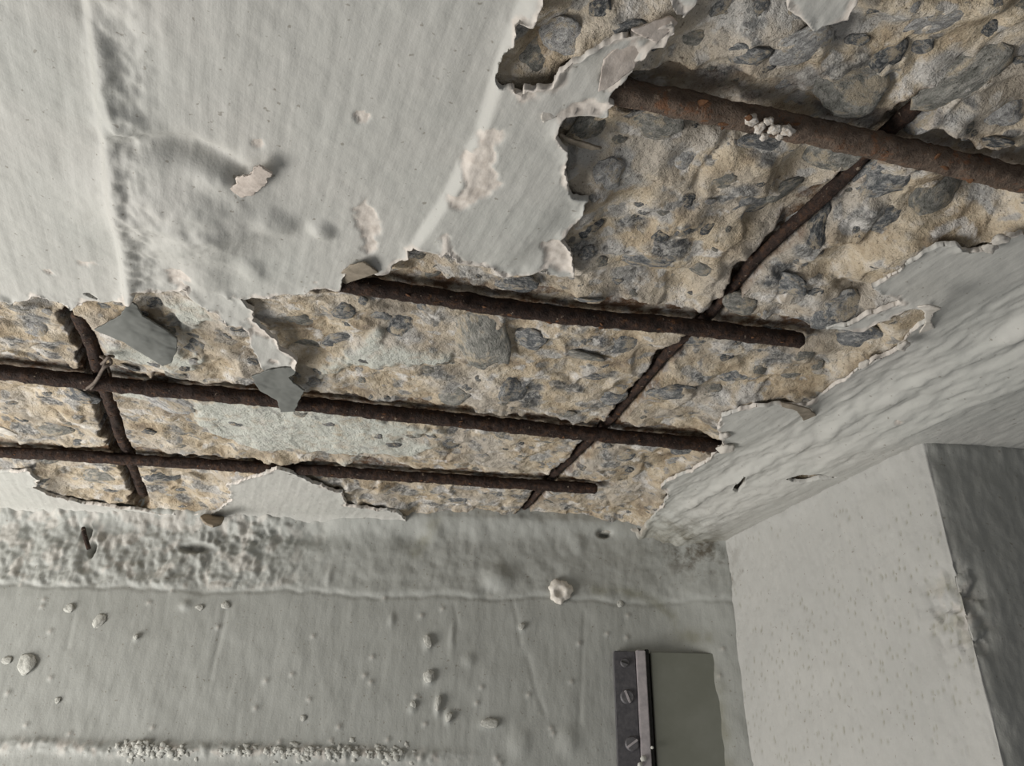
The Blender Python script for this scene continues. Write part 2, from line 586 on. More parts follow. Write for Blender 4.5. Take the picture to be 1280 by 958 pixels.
jag = 0.0022 * fbm(xs, ys, 60, 3, 3, 0.62) + 0.0006 * pn(xs * 190, ys * 190, 9)
f_exp = sdf(xs, ys, EXPOSED) + jag              # <0 where the concrete is bare
f_isl = np.full(xs.shape, 9.0)
for p in ISLANDS:
    f_isl = np.minimum(f_isl, sdf(xs, ys, p) + 0.7 * jag)
f_gash = np.full(xs.shape, 9.0)
for p in GASHES:
    f_gash = np.minimum(f_gash, sdf(xs, ys, p) + 0.15 * jag)
# a few chips broken out of the paint
f_bare = np.maximum(f_exp, -f_isl)
f_bare = np.minimum(f_bare, f_gash)
f_paint = -f_bare                               # <0 where there is paint


# height of the painted face (negative = towards the room)
def paint_height(x, y):
    bu, bv = x * 0.94 + y * 0.34, y * 0.94 - x * 0.34
    z = 0.0010 * fbm(x, y, 11, 3, 20) + 0.00030 * fbm(bu, bv * 0.10, 110, 3, 24)
    z = z + 0.0003 * fbm(x, y, 90, 3, 27)
    d, s = segdist(x, y, RIDGE1)
    sd = d * s
    fade = 1 - sst(0.40, 0.44, y)
    z = z - 0.0050 * sst(-0.0035, 0.0045, sd) * fade * (1 - sst(0.05, 0.09, sd))
    d, s = segdist(x, y, RIDGE2)
    sd = d * s
    n = 0.5 + 0.4 * fbm(x, y, 38, 3, 31)
    fade = 1 - sst(0.50, 0.56, y)
    z = z - fade * (0.0046 * np.exp(-((sd - 0.004) / (0.0065)) ** 2) * (0.45 + 0.9 * n) + -0.0045 * sst(0.001, -0.004, sd))
    rough = np.exp(-((sd - 0.012) / 0.014) ** 2) * fade
    z = z + rough * 0.0017 * fbm(x, y, 95, 4, 33) + rough * 0.0008 * fbm(x, y, 40, 2, 34)
    # blown bulge and small blisters
    for (px, py, rx, ry, a) in [(225, 262, 0.050, 0.034, 0.011), (165, 170, 0.016, 0.022, 0.005), (255, 300, 0.03, 0.03, 0.006), (345, 276, 0.011, 0.011, 0.0045), (403, 288, 0.007, 0.008, 0.0042),
                                 (315, 335, 0.008, 0.014, 0.003), (255, 345, 0.014, 0.02, 0.004), (290, 215, 0.018, 0.012, 0.006)]:
        c = at(px, py)
        r2 = ((x - c[0]) / rx) ** 2 + ((y - c[1]) / ry) ** 2
        z = z - a * np.exp(-r2 ** 1.4) * (1 + 0.14 * fbm(x, y, 45, 3, 35))
    for (px, py, rx, ry, a) in [(122, 22, 0.010, 0.018, 0.007), (138, 160, 0.006, 0.012, 0.004), (200, 285, 0.012, 0.012, 0.004)]:
        c = at(px, py)
        z = z + a * np.exp(-(((x - c[0]) / rx) ** 2 + ((y - c[1]) / ry) ** 2))
    dp, s_ = segdist(x, y, pts([(150, 183), (185, 178), (240, 186), (285, 204), (305, 215)]))
    z = z + 0.0085 * np.exp(-(dp / 0.0085) ** 2)  # added hollow, shaped so the area above the bulge falls into shade
    # plaster cove and lower soffit on the right
    d, s = segdist(x, y, L1)
    sd = d * s * -1
    sd = np.where(sd * 0 + s < 0, d, -d)
    z = z - 0.0215 * sst(-0.025, 0.060, sd)
    z = z - 0.0035 * np.exp(-((sd - 0.004) / 0.007) ** 2) * (0.7 + 0.9 * fbm(x, y, 28, 3, 38))
    band = sst(-0.06, -0.02, sd) * (1 - sst(0.04, 0.07, sd))
    u = x * 0.37 - y * 0.93
    v = x * 0.93 + y * 0.37
    z = z + band * 0.0022 * fbm(u * 0.35, v, 60, 3, 40)
    # rounded joint with the back wall
    z = z - 0.012 * sst(0.965, 1.0, y) ** 2
    return z


zp = paint_height(xs, ys)
ein = np.clip(f_bare, 0, 1)                     # distance from the torn edge, inside the paint
curl = np.clip(1 - ein / 0.010, 0, 1) ** 2 * (f_gash > 0.012)
zp = zp - curl * (0.0008 + 0.0030 * np.clip(fbm(xs, ys, 45, 3, 44) + 0.15, 0, 1))
# masks on the paint
prim = np.full(xs.shape, 9.0)
for p in PRIMER:
    prim = np.minimum(prim, sdf(xs, ys, p) + 0.8 * jag + 0.0022 * fbm(xs, ys, 130, 3, 47))
prim = sst(0.0012, -0.0012, prim)
edge_n = fbm(xs, ys, 35, 3, 46)
prim = np.maximum(prim, sst(0.0036, 0.0016, np.clip(np.maximum(f_exp, -f_isl), 0, 1) + 0.0050 * (0.30 - edge_n)) * 0.85)
chip = worley(xs, ys, 22, 4)
prim = np.maximum(prim, 0.9 * (chip[0] < 0.06 + 0.08 * pn(xs * 90, ys * 90, 6)) * (chip[2] > 0.9))
zp = zp + (0.0014 * prim + 0.0008 * prim * fbm(xs, ys, 120, 2, 48)) * (ein > 0.002)
cc = at(850, 662)
stain = np.exp(-(((xs - cc[0]) / 0.06) ** 2 + ((ys - cc[1]) / 0.09) ** 2)) * 0.9
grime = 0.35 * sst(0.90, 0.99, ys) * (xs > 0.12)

x2, y2, Q = cut_sheet(X, Y, full(f_paint, 1.0), full(np.ones(xs.shape), 0) > 0.5, STEP)
Zf = full(zp)
Q, vx, vy, vz, vp, vst, vg = compact(Q, x2, y2, Zf.ravel(), full(prim).ravel(), full(stain).ravel(), full(grime).ravel())
be = border_edges(Q)
nb = np.unique(be)
remap = np.full(len(vx), -1)
remap[nb] = np.arange(len(nb)) + len(vx)
V = np.stack([vx, vy, vz + CZ + H], 1)
Vr = V[nb].copy()
Vr[:, 2] += 0.0042
rim = np.stack([be[:, 1], be[:, 0], remap[be[:, 0]], remap[be[:, 1]]], 1)
V = np.concatenate([V, Vr])
F = np.concatenate([Q[:, ::-1], rim[:, ::-1]])
ceiling = link('ceiling', mesh_np('ceiling', V, F, dict(primer=np.concatenate([vp, 0.25 + 0.6 * vp[nb]]), stain=np.concatenate([vst, vst[nb]]), grime=np.concatenate([vg, vg[nb]]))), PAINT)
tag(ceiling, 'pale grey green painted concrete ceiling with peeling paint and a large spalled area', kind='structure')

# ------------------------------------------------------------------ bare concrete
ecl = np.clip(-f_exp, 0, 1)
right = sst(0.04, 0.17, xs) * (1 - sst(0.45, 0.65, ys))


def concrete_depth(x, y, e, right):
    w1, w2, wid = worley(x + 0.006 * pn(x * 40, y * 40, 60), y + 0.006 * pn(x * 40, y * 40, 61), 26, 62)
    v1, v2, vid = worley(x, y, 58, 66)
    z = 0.0035 + (0.0085 + 0.004 * right) * sst(0.0, 0.024, e)
    z = z + (0.0046 + 0.0062 * right) * fbm(x, y, 15, 3, 50)
    z = z + (0.0065 + 0.003 * right) * (wid - 0.5) * sst(0.02, 0.25, w2 - w1) + 0.0022 * (0.5 - w1)
    z = z + 0.0015 * (vid - 0.5) * sst(0.02, 0.22, v2 - v1)
    z = z + 0.0010 * fbm(x, y, 75, 4, 55, 0.6)
    return np.maximum(z, 0.0012)


dep = concrete_depth(xs, ys, ecl, right)
lime = np.full(xs.shape, 9.0)
for p in LIME:
    lime = np.minimum(lime, sdf(xs, ys, p) + 2.5 * jag)
lime = sst(0.006, -0.004, lime)
dep = dep * (1 - 0.55 * lime) + 0.55 * lime * (0.0055 + 0.0012 * fbm(xs, ys, 40, 4, 70))
# follow the cove on the right
d, s = segdist(xs, ys, L1)
sdl = np.where(s < 0, d, -d)
dep = dep - 0.0215 * sst(-0.025, 0.060, sdl)
dep = np.maximum(dep, zp + 0.0036 * sst(-0.0015, 0.0015, -f_paint) - 1.0 * (f_paint > 0.004))
dep = dep + 0.014 * (f_gash < 0.004)
rust = np.zeros(xs.shape)
BPATH = []
for (nm, pp, zc, r, mt) in BARS:
    path = pts(pp, zc)
    BPATH.append(path)
    d, s = segdist(xs, ys, path)
    toward = np.where(s > 0, 1, -1)
    tangent = path[-1] - path[0]
    # the break runs wider on the side of the bar towards the camera
    near = s * (1 if tangent[0] > 0 else -1)
    wob = 1 + 0.5 * fbm(xs, ys, 30, 3, 80) + 0.2 * pn(xs * 120, ys * 120, 84)
    wide = np.where(near > 0, 2.5, 1.1) * r * np.clip(wob, 0.5, 1.9)
    if nm.startswith('stirrup'):
        wide = np.maximum(0.75 * wide, 1.25 * r)
    if nm == 'dusty':
        wide = wide * 0.78
    w = sst(wide + 0.0028, wide - 0.0004, d)
    dep = dep + w * np.maximum(zc + 1.7 * r - dep, 0)
    under = sst(r * 0.95, r * 0.7, d)
    dep = np.maximum(dep, np.where(under > 0, (zc + r * 0.55) * under, dep))
    rust = np.maximum(rust, sst(wide + 0.007, wide - 0.001, d) * (0.45 if nm == 'dusty' else 0.95))
keep = full((f_exp < 0.03) | (f_gash < 0.03), 0) > 0.5
DEPTH = full(dep)
Qc = grid_quads(*X.shape)
Qc = Qc[keep.ravel()[Qc].all(1)]
Qc, cx, cy, cz, cl, cr = compact(Qc, X.ravel(), Y.ravel(), DEPTH.ravel(), full(lime).ravel(), full(rust).ravel())
concrete = link('exposed_concrete', mesh_np('exposed_concrete', np.stack([cx, cy, cz + CZ + H], 1), Qc[:, ::-1], dict(lime=cl, rust=cr)), CONCRETE, ceiling)
tag(concrete, 'rough tan broken concrete with grey stones in it')


def depth_at(x, y):
    i = int(round((x - gx[0]) / STEP[0]))
    j = int(round((y - gy[0]) / STEP[1]))
    i = min(max(i, 2), len(gx) - 3)
    j = min(max(j, 2), len(gy) - 3)
    a = DEPTH[i - 2:i + 3, j - 2:j + 3]
    return float(a.mean()), float(DEPTH[i + 2, j] - DEPTH[i - 2, j]) / (4 * STEP[0]), float(DEPTH[i, j + 2] - DEPTH[i, j - 2]) / (4 * STEP[1])


def box_bm(x0, x1, y0, y1, z0, z1, bev=0.0):
    bm = bmesh.new()
    bmesh.ops.create_cube(bm, size=1.0)
    for v in bm.verts:
        v.co = Vector(((x0 + x1) / 2 + v.co.x * (x1 - x0), (y0 + y1) / 2 + v.co.y * (y1 - y0), (z0 + z1) / 2 + v.co.z * (z1 - z0)))
    if bev:
        bmesh.ops.bevel(bm, geom=bm.edges[:], offset=bev, segments=2, affect='EDGES')
    return bm


def bm_obj(name, bm, mat, parent=None, smooth=False):
    me = bpy.data.meshes.new(name)
    bm.to_mesh(me)
    bm.free()
    if smooth:
        me.polygons.foreach_set('use_smooth', np.full(len(me.polygons), True))
    return link(name, me, mat, parent)


bm_obj('slab_core', box_bm(-1.05, 0.80, 0.0, 1.10, CZ + H + 0.045, CZ + H + 0.14), SOLID, ceiling)

# ------------------------------------------------------------------ stones broken through in the concrete
def lump_mesh(name, seed, sub=3, flat=1.0, facet=0.5, rough=0.10):
    bm = bmesh.new()
    bmesh.ops.create_icosphere(bm, subdivisions=sub, radius=1.0)
    rr = random.Random(seed)
    planes = []
    for k in range(9):
        v = Vector((rr.gauss(0, 1), rr.gauss(0, 1), rr.gauss(0, 0.8))).normalized()
        planes.append((v, rr.uniform(0.60, 0.92)))
    ph = [rr.uniform(0, 6) for _ in range(6)]
    for v in bm.verts:
        c = v.co.copy()
        for n, dd in planes:
            k = c.dot(n)
            if k > dd:
                c -= n * (k - dd) * (0.6 + 0.4 * facet)
        c *= 1 + rough * (math.sin(5 * c.x + ph[0]) * math.sin(4.3 * c.y + ph[1]) + 0.6 * math.sin(9 * c.z + ph[2] + 7 * c.x) * math.sin(8 * c.y + ph[3]))
        c.z *= flat
        v.co = c
    me = bpy.data.meshes.new(name)
    bm.to_mesh(me)
    bm.free()
    me.polygons.foreach_set('use_smooth', np.full(len(me.polygons), True))
    return me


STONE_MESH = [[], [], [], []]
for t in range(4):
    for k in range(5):
        me = lump_mesh('stone', 100 * t + k, 3, 1.0, 0.7, 0.09)
        me.materials.append(STONES[t])
        STONE_MESH[t].append(me)
# photo centre, half sizes in photo pixels, turn in the photo, kind
KNOWN = [(1066, 126, 52, 27, -8, 2, .9), (1112, 86, 24, 22, 0, 1, .6), (1205, 112, 62, 24, 8, 2, .4), (1246, 186, 24, 15, 5, 1, .6), (1042, 208, 28, 26, 12, 2, 1.0), (950, 272, 36, 19, -30, 0, .5),
         (957, 186, 34, 11, 20, 0, .6), (908, 14, 26, 16, 0, 0, .3), (937, 72, 26, 20, 10, 0, .4), (1005, 60, 40, 22, 0, 3, .2), (1112, 236, 38, 26, 15, 0, .4), (1112, 287, 28, 15, 5, 0, .5),
         (1027, 296, 15, 19, 10, 1, .6), (600, 420, 34, 33, 0, 2, .7), (500, 416, 30, 15, 0, 1, .4), (424, 431, 17, 13, 0, 0, .4), (662, 429, 20, 13, 8, 0, .4), (738, 291, 13, 11, 20, 1, .4), (812, 331, 36, 13, 0, 0, .4),
         (727, 456, 32, 12, 0, 2, .3), (738, 160, 38, 22, 0, 2, .6), (765, 218, 26, 18, 0, 3, .3), (738, 378, 22, 8, 0, 0, .4), (645, 358, 26, 9, 0, 0, .3), (841, 491, 20, 14, 25, 0, .4), (916, 478, 20, 9, 8, 0, .4),
         (880, 345, 20, 10, 10, 2, .4), (984, 366, 26, 13, 10, 0, .4), (1046, 388, 32, 17, 15, 0, .4), (1066, 432, 30, 21, 10, 0, .4), (640, 490, 26, 9, -8, 0, .4), (570, 500, 25, 8, 0, 2, .3), (762, 504, 25, 8, 0, 0, .3),
         (570, 632, 18, 7, 0, 0, .4), (620, 622, 11, 6, 0, 0, .4), (62, 384, 14, 9, 0, 1, .4), (46, 420, 18, 10, 0, 3, .4), (100, 501, 24, 7, 0, 0, .4), (62, 545, 26, 8, 0, 2, .4), (385, 436, 26, 19, 0, 2, .4),
         (372, 402, 18, 14, 0, 2, .3), (430, 388, 18, 10, 0, 0, .3), (200, 602, 22, 7, 0, 0, .4), (205, 500, 44, 9, 14, 3, .4), (120, 601, 24, 6, 0, 2, .3), (790, 30, 26, 16, 0, 0, .3), (700, 46, 30, 26, -20, 3, .5), (668, 68, 22, 20, 0, 2, .3),
         (870, 60, 38, 20, 10, 2, .3), (1180, 30, 40, 18, 20, 3, .3), (1160, 75, 24, 12, 20, 0, .4), (1262, 150, 26, 16, 0, 3, .7), (1160, 160, 30, 14, -15, 3, .4), (820, 165, 36, 20, 20, 2, .4), (860, 215, 24, 16, 0, 3, .3), (912, 230, 22, 14, 20, 2, .4),
         (930, 388, 18, 14, 60, 2, .8), (985, 255, 26, 12, -35, 2, .4), (1180, 262, 40, 22, 0, 2, .3), (1000, 300, 20, 14, 0, 3, .3), (240, 440, 20, 8, 10, 0, .4), (160, 470, 16, 8, 20, 1, .3), (700, 600, 14, 5, 0, 0, .3), (780, 575, 18, 6, 0, 0, .3),
         (690, 560, 20, 5, 0, 2, .3), (560, 560, 18, 5, 0, 0, .3), (850, 560, 20, 7, 0, 0, .3), (470, 398, 22, 12, 0, 0, .3), (690, 400, 18, 8, 0, 0, .3), (545, 352, 18, 7, 0, 2, .3), (780, 440, 24, 10, 0, 0, .4), (870, 440, 20, 12, 0, 0, .4), (960, 430, 22, 9, 0, 0, .3)]
dummy = None
placed = []


def put_stone(px, py, hx, hy, rot, kind, proud, n):
    c = at(px, py, 0.008)
    # size on the ceiling of the photo extents
    ex = at(px + hx, py, 0.008) - c
    ey = at(px, py + hy, 0.008) - c
    rx = float(np.hypot(*ex))
    ry = float(np.hypot(*ey))
    add_stone(c[0], c[1], rx, ry, math.radians(rot), kind, proud, n)


def add_stone(x, y, rx, ry, rot, kind, proud, n):
    z, sx, sy = depth_at(x, y)
    o = bpy.data.objects.new('stone', STONE_MESH[kind][n % 5])
    COL.objects.link(o)
    o.parent = concrete
    th = 0.30 * min(rx, ry)
    proud *= 0.6
    nrm = Vector((-0.6 * sx, -0.6 * sy, 1)).normalized()
    q = nrm.to_track_quat('Z', 'Y')
    # stone centre sits deeper than its broken face
    o.location = (x, y, CZ + H + z + th * (0.62 - 0.62 * proud))
    o.rotation_mode = 'QUATERNION'
    o.rotation_quaternion = q @ Matrix.Rotation(-rot, 3, 'Z').to_quaternion()
    o.scale = (rx, ry, th)
    placed.append((x, y, max(rx, ry)))


for i, (px, py, hx, hy, rot, kind, proud) in enumerate(KNOWN):
    put_stone(px, py, hx * 1.06, hy * 1.1, rot, kind, proud, i)
INS = full(f_exp, 1.0)
tries = 0
rr = random.Random(5)
while len(placed) < 255 and tries < 9000:
    tries += 1
    px, py = rr.uniform(-40, 1320), rr.uniform(-30, 655)
    c = at(px, py, 0.008)
    i = int((c[0] - gx[0]) / STEP[0])
    j = int((c[1] - gy[0]) / STEP[1])
    if not (0 <= i < len(gx) and 0 <= j < len(gy)) or INS[i, j] > -0.007:
        continue
    r = rr.uniform(0.0028, 0.0085) * (1.35 if c[1] > 0.5 else 0.95)
    if any(math.hypot(c[0] - a, c[1] - b) < 0.85 * (q + r) for a, b, q in placed):
        continue
    if any(segdist(np.array([c[0]]), np.array([c[1]]), p)[0][0] < r + 0.008 for p in BPATH):
        continue
    add_stone(c[0], c[1], r, r * rr.uniform(0.6, 1.0), rr.uniform(-1.5, 1.5), rr.choice([0, 0, 0, 2, 2, 1, 3]), rr.uniform(0.1, 0.55), tries)


# ------------------------------------------------------------------ reinforcing bars
def tube(name, path, zc, r, seed, sides=16, step=0.0022, ends=True, wob=0.20):
    P = np.array(path)
    seg = np.hypot(*(P[1:] - P[:-1]).T)
    acc = np.concatenate([[0], np.cumsum(seg)])
    n = int(acc[-1] / step)
    t = np.linspace(0, acc[-1], n)
    # smooth the polyline
    px = np.interp(t, acc, P[:, 0])
    py = np.interp(t, acc, P[:, 1])
    k = max(3, int(0.02 / step) | 1)
    ker = np.hanning(k + 2)[1:-1]
    ker /= ker.sum()

    def sm(a):
        pad = k // 2
        e = np.concatenate([a[0] - (a[1] - a[0]) * np.arange(pad, 0, -1), a, a[-1] + (a[-1] - a[-2]) * np.arange(1, pad + 1)])
        return np.convolve(e, ker, 'valid')
    px, py = sm(px), sm(py)
    tx, ty = np.gradient(px), np.gradient(py)
    L = np.hypot(tx, ty)
    tx, ty = tx / L, ty / L
    ang = np.linspace(0, 2 * math.pi, sides, endpoint=False)
    T, A = np.meshgrid(t, ang, indexing='ij')
    ca = np.cos(A) * 0.02
    sa = np.sin(A) * 0.02
    rad = r * (1 + wob * (fbm(T * 1.0 + seed, ca * 3 + sa * 4, 55, 4, 90) + 0.5 * pn(T * 260, (ca + sa * 1.7) * 90 + seed, 95)) + 0.06 * pn(T * 18, T * 0 + seed, 97))
    if ends:
        e = np.minimum(T - t[0], t[-1] - T)
        rad = rad * (0.55 + 0.45 * sst(0, 0.004, e + 0.001))
    zz = zc + 0.0008 * pn(t * 14, t * 0 + seed, 98)
    VX = px[:, None] - ty[:, None] * np.cos(A) * rad
    VY = py[:, None] + tx[:, None] * np.cos(A) * rad
    VZ = zz[:, None] + np.sin(A) * rad + CZ + H
    V = np.stack([VX, VY, VZ], -1).reshape(-1, 3)
    i = np.arange(n * sides).reshape(n, sides)
    j = np.roll(i, -1, 1)
    Q = np.stack([i[:-1], i[1:], j[1:], j[:-1]], -1).reshape(-1, 4)
    c0 = len(V)
    V = np.concatenate([V, [[px[0], py[0], zz[0] + CZ + H], [px[-1], py[-1], zz[-1] + CZ + H]]])
    capA = np.stack([i[0], j[0], np.full(sides, c0), np.full(sides, c0)], 1)
    me = bpy.data.meshes.new(name)
    faces = Q[:, ::-1].tolist() + [(int(a), int(b), c0) for a, b in zip(i[0], j[0])] + [(int(b), int(a), c0 + 1) for a, b in zip(i[-1], j[-1])]
    me.from_pydata(V.tolist(), [], faces)
    me.polygons.foreach_set('use_smooth', np.full(len(me.polygons), True))
    return me, np.stack([px, py, zz], 1)


LAB = {
    'long': ('longest dark rusty reinforcing bar, running from the left edge to the torn paint', 'bars lying across the break'),
    'stub': ('dark rusty reinforcing bar across the middle of the break, cut off square', 'bars lying across the break'),
    'back': ('rusty reinforcing bar closest to the back wall, scaling and partly hidden by pale plaster', 'bars lying across the break'),
    'dusty': ('thick dusty brown reinforcing bar at the top right with white crust on it', 'bars lying across the break'),
    'stirrup_right': ('thin dark rusty bar crossing diagonally behind the other bars on the right', 'cross bars behind the long bars'),
    'stirrup_left': ('short rusty cross bar at the left, bound to the long bar with wire', 'cross bars behind the long bars'),
}
SCALE_MESH = [lump_mesh('rust_scale', 900 + k, 2, 1.0, 0.8, 0.15) for k in range(4)]
for m_ in SCALE_MESH:
    m_.materials.append(HOTRUST)
bars = {}
for bi, (nm, pp, zc, r, mt) in enumerate(BARS):
    me, cen = tube('reinforcing_bar', pts(pp, zc), zc, r, bi * 7.3)
    o = link('reinforcing_bar', me, mt)
    tag(o, LAB[nm][0], 'rebar', LAB[nm][1])
    bars[nm] = (o, cen, r)
    rr = random.Random(bi)
    if nm in ('stirrup_left',):
        ns = 3
    else:
        ns = 14
    for k in range(ns):
        q = cen[rr.randrange(int(len(cen) * 0.12), len(cen) - 4)]
        s_ = bpy.data.objects.new('rust_scale', rr.choice(SCALE_MESH))
        COL.objects.link(s_)
        s_.parent = o
        a = rr.uniform(-2.6, -0.9)
        s_.location = (q[0], q[1] + math.cos(a) * r * 0.9, q[2] + CZ + H + math.sin(a) * r * 0.92)
        s_.rotation_euler = (rr.uniform(-.4, .4), rr.uniform(-.3, .3), rr.uniform(0, 6))
        w = r * rr.uniform(0.15, 0.42)
        s_.scale = (w * 1.5, w * 0.75, w * 0.30)

# white crust with a rust spot on the dusty bar
o, cen, r = bars['dusty']
CRUST = [lump_mesh('white_crust', 950 + k, 3, 1.0, 0.2, 0.22) for k in range(3)]
for m_ in CRUST:
    m_.materials.append(MORTAR)
for k, (px, py, w) in enumerate([(938, 151, 0.0042), (950, 161, 0.0040), (961, 152, 0.0032), (968, 163, 0.0040), (985, 164, 0.0042), (955, 172, 0.0030), (975, 172, 0.0026)]):
    c = at(px, py, -0.001)
    s_ = bpy.data.objects.new('white_crust', CRUST[k % 3])
    COL.objects.link(s_)
    s_.parent = o
    s_['label'] = 'white crust'
    s_.location = (c[0], c[1], CZ + H - 0.0005)
    s_.rotation_euler = (0, 0, k * 1.7)
    s_.scale = (w, w * 0.85, w * 0.55)
c = at(936, 149, -0.004)
s_ = bpy.data.objects.new('rust_scale', SCALE_MESH[0])
COL.objects.link(s_)
s_.parent = o
s_.location = (c[0], c[1], CZ + H - 0.0030)
s_.scale = (0.0024, 0.0022, 0.0009)


def wire(name, P, r, mat, parent=None, sides=8):
    cu = bpy.data.curves.new(name, 'CURVE')
    cu.dimensions = '3D'
    sp = cu.splines.new('NURBS')
    sp.points.add(len(P) - 1)
    for q, p in zip(sp.points, P):
        q.co = (*p, 1)
    sp.use_endpoint_u = True
    sp.order_u = 3
    cu.bevel_depth = r
    cu.bevel_resolution = 2
    cu.resolution_u = 4
    cu.use_fill_caps = True
    tmp = bpy.data.objects.new('tmp', cu)
    COL.objects.link(tmp)
    dg = bpy.context.evaluated_depsgraph_get()
    me = bpy.data.meshes.new_from_object(tmp.evaluated_get(dg))
    me.name = name
    bpy.data.objects.remove(tmp)
    me.materials.clear()
    return link(name, me, mat, parent)


def P3(px, py, dz):
    c = at(px, py, dz)
    return (c[0], c[1], CZ + H + dz)


WIRE = simple('tie_wire', (0.15, 0.12, 0.095), (0.06, 0.042, 0.032), 300, 0.7, 0.0006, 0.35)
tw = bpy.data.objects.new('tie_wire', None)
COL.objects.link(tw)
tag(tw, 'thin wire twisted around the left crossing of two bars', 'wire')
tw.location = P3(122, 470, 0.0)
inv = Matrix.Translation(-Vector(tw.location))


def child_of(o, e):
    o.data.transform(inv)
    o.parent = e
    return o


child_of(wire('loop', [P3(130, 446, 0.008), P3(137, 447, 0.0), P3(140, 455, -0.002), P3(130, 458, -0.006), P3(124, 470, -0.007), P3(116, 482, -0.006), P3(106, 487, 0.002)], 0.0015, WIRE), tw)
child_of(wire('loop', [P3(126, 446, 0.008), P3(133, 448, -0.002), P3(128, 463, -0.0065), P3(121, 476, -0.007), P3(113, 487, 0.0)], 0.0013, WIRE), tw)
child_of(wire('twisted_end', [P3(127, 455, -0.006), P3(133, 450, -0.009), P3(136, 444, -0.008), P3(142, 446, -0.006)], 0.0013, WIRE), tw)


# ------------------------------------------------------------------ loose flakes of paint
def flake(poly_px, dz, mat, label, tilt=(0, 0), bend=0.0, thick=0.0012, step=0.0011, jagged=0.0006, axis=0.0, seed=0, group=None):
    P = pts(poly_px, dz)
    c = P.mean(0)
    lo, hi = P.min(0) - 0.003, P.max(0) + 0.003
    ax, ay = np.arange(lo[0], hi[0], step), np.arange(lo[1], hi[1], step)
    A, B = np.meshgrid(ax, ay, indexing='ij')
    f = sdf(A, B, P) + jagged * fbm(A, B, 120, 3, 120 + seed)
    x, y, Q = cut_sheet(A, B, f, np.ones(A.shape) > 0, (step, step))
    u = (x - c[0]) * math.cos(axis) + (y - c[1]) * math.sin(axis)
    z = (x - c[0]) * tilt[0] + (y - c[1]) * tilt[1] + bend * u * u + 0.0008 * fbm(x, y, 50, 3, 130 + seed)
    Q, x, y, z = compact(Q, x, y, z)
    # keep the outline where the photograph has it after the tilt
    k = (H + dz + z) / (H + dz)
    x, y = x * k, y * k
    zz = z + dz + CZ + H
    be = border_edges(Q)
    n = len(x)
    V = np.concatenate([np.stack([x, y, zz], 1), np.stack([x, y, zz + thick], 1)])
    F = np.concatenate([Q[:, ::-1], Q + n, np.stack([be[:, 0], be[:, 1], be[:, 1] + n, be[:, 0] + n], 1)])
    org = np.array([c[0], c[1], CZ + H + dz])
    o = link('paint_flake', mesh_np('paint_flake', V - org, F), mat)
    o.location = org
    tag(o, label, 'paint flake', group)
    return o


def zz3(lst, ox=100, oy=360, s=4.267):
    return [(ox + a / s, oy + b / s) for a, b in lst]


GF = 'loose paint flakes on the ceiling'
flake(zz3([(75, 225), (215, 150), (250, 85), (272, 78), (300, 95), (330, 150), (400, 190), (520, 270), (515, 330), (490, 400), (440, 418), (330, 350), (230, 290), (110, 240)]), -0.001, FLAKE_GREY,
      'smooth plain grey flake lying on the concrete above the left crossing of the bars', (0.05, -0.05), 4.5, 0.0014, group=GF, seed=1)
flake(zz3([(915, 475), (1010, 440), (1080, 430), (1135, 426), (1150, 438), (1145, 460), (1115, 480), (1140, 510), (1195, 550), (1165, 610), (1145, 660), (1070, 664), (1050, 600), (960, 550)]), -0.0035, FLAKE_GREY,
      'small jagged plain grey flake hanging in front of the long bar', (0.0, -0.06), 0.0, 0.0014, group=GF, seed=2)
flake(zz3([(815, 740), (822, 708), (870, 690), (920, 640), (965, 615), (1010, 650), (1000, 680), (960, 710), (910, 735), (870, 735), (835, 760)], 0, 0, 2.977), -0.006, FLAKE_PINK,
      'curled pinkish flake sticking out from the blister in the upper left ceiling paint', (0.05, 0.22), 8.0, 0.0012, jagged=0.0022, axis=0.5, group=GF, seed=3)
flake([(421, 345), (437, 333), (455, 328), (473, 341), (460, 346), (445, 351), (427, 357)], -0.002, FLAKE_BROWN,
      'little grey brown flake over the left end of the middle bar', (-0.1, 0.3), 8.0, group=GF, seed=4)
flake([(1147, 384), (1162, 382), (1178, 386), (1166, 392), (1164, 402), (1174, 424), (1160, 424), (1148, 419), (1157, 405), (1156, 392)], -0.009, FLAKE_WHITE,
      'curled cream white flake peeling from the right hand edge of the break', (0.3, 0.5), 12.0, group=GF, seed=5)
flake([(975, 503), (995, 507), (1012, 512), (1027, 526), (1021, 541), (1008, 530), (996, 514), (978, 509)], -0.006, FLAKE_BROWN,
      'narrow brown flake hanging below the right edge of the break', (0.2, 0.3), 8.0, group=GF, seed=6)
flake([(789, 38), (815, 29), (838, 22), (847, 29), (830, 46), (820, 54), (808, 48), (795, 43)], -0.005, FLAKE_PINK,
      'pale pinkish peeled tongue of paint at the top above the dusty bar', (0.25, -0.25), 7.0, group=GF, seed=7)
flake([(748, 115), (754, 76), (770, 62), (790, 44), (812, 50), (806, 66), (790, 88), (772, 102), (758, 112)], -0.006, FLAKE_PINK,
      'larger pinkish peeled flap of paint above the left end of the dusty bar', (0.25, -0.15), 9.0, axis=0.6, group=GF, seed=8)
flake([(675, 147), (681, 134), (694, 130), (700, 140), (697, 146), (686, 151), (679, 154)], -0.005, FLAKE_WHITE,
      'tiny curled pale flake at the paint edge left of the dark hollow', (0.2, -0.4), 20.0, group=GF, seed=9)
flake([(-4, 533), (6, 536), (22, 544), (12, 545), (-4, 541)], -0.006, FLAKE_WHITE,
      'small white sliver at the left edge between two bars', (0.2, 0.3), 10.0, group=GF, seed=10)
